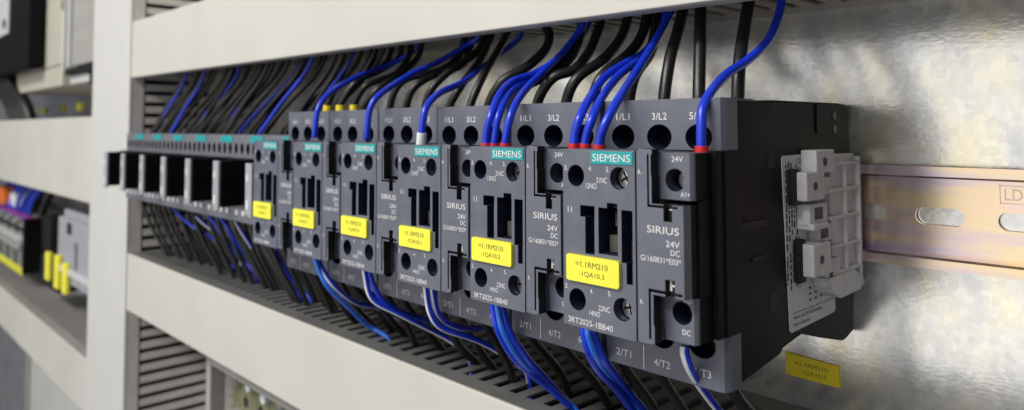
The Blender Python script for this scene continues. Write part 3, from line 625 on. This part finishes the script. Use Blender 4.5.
# black wires below the large contactors
LN = ['nearest contactor', 'second nearest contactor', 'third large contactor from the right', 'fourth large contactor from the right', 'fifth large contactor from the right', 'farthest large contactor']
SN = ['beside the large contactors']+['%s leftwards' % o_ for o_ in ORD[1:6]]+['farthest from the camera']
for k in range(6):
    for j in range(3):
        x = 16.0+14.1*j-45*k; rr = random.uniform
        y0 = -72; dx = rr(4, 12)
        pts = [(x, y0, -20), (x, y0, -32), (x+dx*.2, y0+2, -40), (x+dx*.7, y0+8+rr(0, 8), -55), (x+dx, y0+14+rr(0, 10), -70), (x+dx+2, -50, -90)]
        wire('K', 1.9, pts, 'black wire dropping from the %s lower terminal of the %s' % (['first', 'middle', 'last'][j], LN[k]), 'black wires below the large contactors')
# bundles above and below the small contactors
for k in range(7):
    x0 = -261.3-45*k
    for j in range(9):
        rr = random.uniform
        x = x0+2.5+4.9*j; col = 'B' if j == (4 if k % 2 else 2) else 'K'
        y0 = -68+rr(-6, 8); dx = 40+rr(-6, 8); yy = rr(8, 26)
        pts = [(x, y0, 36), (x, y0, 43), (x+dx*.12, y0+2, 49), (x+dx*.45, y0+yy*.4, 63), (x+dx*.82, y0+yy*.8, 79), (x+dx, y0+yy, 92), (x+dx+1, y0+yy, 104)]
        if col == 'B': wire('B', 1.5, [(p[0], p[1]-3, p[2]) for p in pts], 'blue wire in the bundle above the small contactor '+SN[k], 'blue wires above the small contactors', seg=8)
        else: wire('K', 1.5, pts, 'thin black wire above the small contactor '+SN[k], 'black wires above the small contactor '+SN[k], seg=8)
    for j in range(5):
        rr = random.uniform; x = x0+5+9*j; dx = rr(10, 26); y0 = -66+rr(-6, 8)
        pts = [(x, y0, -8), (x, y0, -16), (x+dx*.15, y0, -24), (x+dx*.5, y0+5, -42), (x+dx, y0+14, -66), (x+dx+3, y0+14, -84)]
        wire('K', 1.6, pts, 'black wire below the small contactor '+SN[k], 'black wires below the small contactor '+SN[k], seg=8)

# ================================================================ LEFT BAYS (out of focus)
def thing1(name, label, cat, parts, org, group=None):
    root = empty(name, org, label, cat, group)
    for pn, boxes in parts:
        b = MB()
        for q in boxes: b.box(*q[:6], q[6], q[7] if len(q) > 7 else 0)
        b.build(pn, root, org)
    return root
thing1('drive_unit', 'large black device at the top left corner with a pale panel', 'drive unit',
  [('case', [(-1420, -985, -80, -61, 128, 420, 'black', 3)]), ('front_panel', [(-1400, -1112, -82.5, -80, 186, 400, 'latch', 1)]), ('knob', [(-1140, -1128, -84.5, -82.4, 196, 208, 'ink', 2)])], (-1250, 0, 131))
thing1('beige_enclosure', 'tall beige enclosure behind the black device at top left', 'enclosure',
  [('case', [(-1420, -897, -58, 2.5, 128, 420, 'beige', 2)]), ('foot', [(-1180, -897, -58, 2.5, 100, 127, 'beige', 2)])], (-1100, 0, 100))
thing1('pale_module', 'pale ribbed module with a round hole, beside the upright duct', 'module',
  [('side_panel', [(-888, -862, -60, 2.5, 120, 420, 'pale', 1)]), ('rib', [(-858, -853, -66, 2.5, 120, 420, 'panel', 1), (-846, -838, -64, 2.5, 120, 420, 'panel', 1)]),
   ('cover', [(-836, -690, -60, 2.5, 121, 420, 'duct', 2)]), ('foot_and_shadow', [(-888, -800, -50, 2.5, 102, 113, 'panel', 1), (-888, -690, -56, 2.5, 113.5, 119.5, 'black2', 1), (-800, -785, -50, 2.5, 98, 113, 'black2', 1)]),  # long black box under the cover is its shadow, modelled as a block
   ('hole_rim', [(-888, -875, -61.2, -59.5, 196, 208, 'ink', 2)])], (-790, 0, 102))
for i, x in enumerate((-1390, -1293, -1165, -1066)):
    b = MB(); b.box(x-9, x+9, 0, 2.9, 70+i, 82+i, 'yellow', .6); tag(b.build('cable_marker', None, (x, 0, 70)), ['leftmost of four tiny yellow markers', 'second from left of four tiny yellow markers', 'third from left of four tiny yellow markers', 'rightmost of four tiny yellow markers'][i]+' on the plate at top left', 'marker', 'tiny yellow markers at top left')
for j in range(5):
    x = -1330+22*j; wire('K', 9, [(x-30, -62, 220), (x, -62, 160), (x+30+5*j, -60, 115), (x+75+7*j, -52, 80), (x+95+7*j, -45, 40)], 'thick black cable hanging below the black device at top left', 'thick black cables at top left', seg=10)
# row of terminal blocks in the lower left bay
rail(-1900, -670, -125, 'grey rail carrying the small terminal blocks at lower left', 0)
M['term'] = mat('terminal_grey', (0.10, 0.105, 0.11), 0.5, noise=0.15, scale=50)
M['term2'] = mat('terminal_mid_grey', (0.26, 0.265, 0.27), 0.5, noise=0.15, scale=50)
def term(x, label, alt):
    org = (x, 0, -172)
    root = empty('terminal_block', org, label, 'terminal block', 'small terminal blocks in the lower left bay')
    m_ = 'term2' if alt else 'term'
    b = MB(); b.prism([(-5, -170), (-46, -168), (-58, -160), (-58, -98), (-48, -86), (-5, -80)], 0, x-9, x+9, m_)
    b.build('body', root, org)
    b = MB(); b.cyl((x, -120), (7, 10), 1, -65, -57.8, 'panel', 14); b.cyl((x, -120), 3, 1, -65.3, -65, 'ink', 10); b.box(x-6, x+6, -60, -57.9, -104, -99, 'black2', 1); b.build('clamp', root, org)
    b = MB(); b.box(x-5, x+5, -60, -57.5, -167, -156, 'yellow', 1); b.build('marker', root, org)
    b = MB(); b.box(x-3.5, x+3.5, -52, -46, -89, -83, 'red' if not alt else 'wblue', 1.5); b.build('plug', root, org)
    return root
TL = ['nearest', 'second', 'third', 'fourth', 'fifth', 'sixth', 'seventh', 'eighth', 'ninth', 'tenth', 'eleventh', 'twelfth', 'thirteenth', 'fourteenth', 'fifteenth', 'sixteenth', 'seventeenth']
for k in range(17):
    term(-1102-20.5*k, ('%s grey terminal block, %s from the right end of the lower left row' % ('paler' if k % 3 == 1 else 'dark', TL[k])) if k else 'nearest terminal block of the lower left row, at its right end', k % 3 == 1)
thing1('end_cover', 'black end cover of the lower left terminal row', 'end cover', [('plate', [(-1091, -1082, -61, -14, -163, -84, 'black', 2)]), ('clip', [(-1090, -1040, -30, -6, -172, -164, 'panel', 1)]), ('stop', [(-1080, -1030, -40, -6, -130, -80, 'black2', 3)])], (-1085, 0, -170))
b1 = thing1('relay_module', 'pale grey module with a round hole behind three yellow markers', 'relay', [
  ('case', [(-884, -720, -60, -5, -138, -62, 'grey_light', 2), (-857, -720, -60, -5, -62, -51, 'grey_light', 2)]), ('hole_rim', [(-835, -819, -61.5, -59.5, -79, -66, 'ink', 2)]),
  ('rib', [(-880, -720, -64, -60, -126, -118, 'latch', 1), (-800, -790, -64, -60, -115, -85, 'grey_light', 1)])], (-800, 0, -138))
for i, (x, z) in enumerate(((-922, -145), (-874, -148), (-835, -148))):
    b = MB(); b.box(x, x+19, -66, -60.5, z, z+35+5*(i == 1), 'yellow', 1.5); o = b.build('marker_tag', None, (x+9, -60, z))
    tag(o, ['upright yellow marker leftmost of three in the lower left bay', 'upright yellow marker, middle and tallest of three at lower left', 'upright yellow marker rightmost of three, on the pale grey module'][i], 'marker')
thing1('end_stop', 'dark block on the rail under the three upright yellow markers', 'end stop', [('base', [(-985, -890, -58, -5, -160, -120, 'black2', 2)])], (-940, 0, -160))
for j in range(9):
    x = -1380+31*j; q = random.uniform(-8, 12)
    wire('B', 2.8, [(x+14, -49, -96), (x+16, -50, -84), (x+26+q, -46, -62), (x+42+q, -38, -42), (x+46+q, -36, -20)], 'blue wire above the lower left terminal row', 'blue wires in the lower left bay', seg=8)
for j in range(6):
    x = -1400+58*j; wire('K', 5, [(x+4, -34, -90), (x+15, -34, -70), (x+40, -30, -45), (x+44, -30, -22)], 'black wire above the lower left terminal row', 'black wires in the lower left bay', seg=8)
thing1('relay_socket', 'orange socket at the far left edge above the terminal row', 'socket', [('case', [(-1330, -1270, -58, -30, -78, -50, 'orange', 2)]), ('cap', [(-1262, -1225, -50, -30, -80, -56, 'wwhite', 4)])], (-1300, 0, -78))
thing1('support_profile', 'upright steel profile in the bottom left corner', 'profile', [('channel', [(-1322, -1308, -10, 2.8, -620, -240, 'duct', 1), (-1308, -1000, -5, 2.8, -620, -240, 'panel', 1)])], (-1150, 0, -500))
# terminals on the bottom rail below the lower duct
sb = empty('screw_bar', (-240, 0, -165), 'olive metal bar with a row of pale screws at the bottom left', 'metal bar')
b = MB(); b.box(-396, -60, -44, -40, -166, -133, 'greenyellow', 0.5); b.box(-396, -60, -40, -4, -166, -164, 'greenyellow')
for k in range(13): b.cyl((-372+25*k, -158), 4, 1, -44.3, -43.9, 'ink', 16)
b.build('bar', sb, (-240, 0, -165))
for k in range(13):
    b = MB(); b.cyl((-384+25*k, -144+(k % 2)*2), 4.2, 1, -49, -44, 'wwhite' if k % 3 else 'steel', 14); b.build('screw', sb, (-240, 0, -165))
thing1('terminal_shield', 'long grey frame round the screw bar at bottom left', 'shield', [('strip', [(-400, -60, -62, -54, -132, -123.5, 'duct', 1)]), ('lower_ledge', [(-400, -60, -56, -46, -184, -172, 'duct', 1)]), ('end_plate', [(-408, -400, -60, -48, -190, -124, 'duct', 1)])], (-230, 0, -130))
thing1('end_bracket', 'grey end bracket closing the bottom left rail', 'bracket', [('plate', [(-528, -520, -14, 2, -175, -130, 'duct', 1)])], (-524, 0, -175))
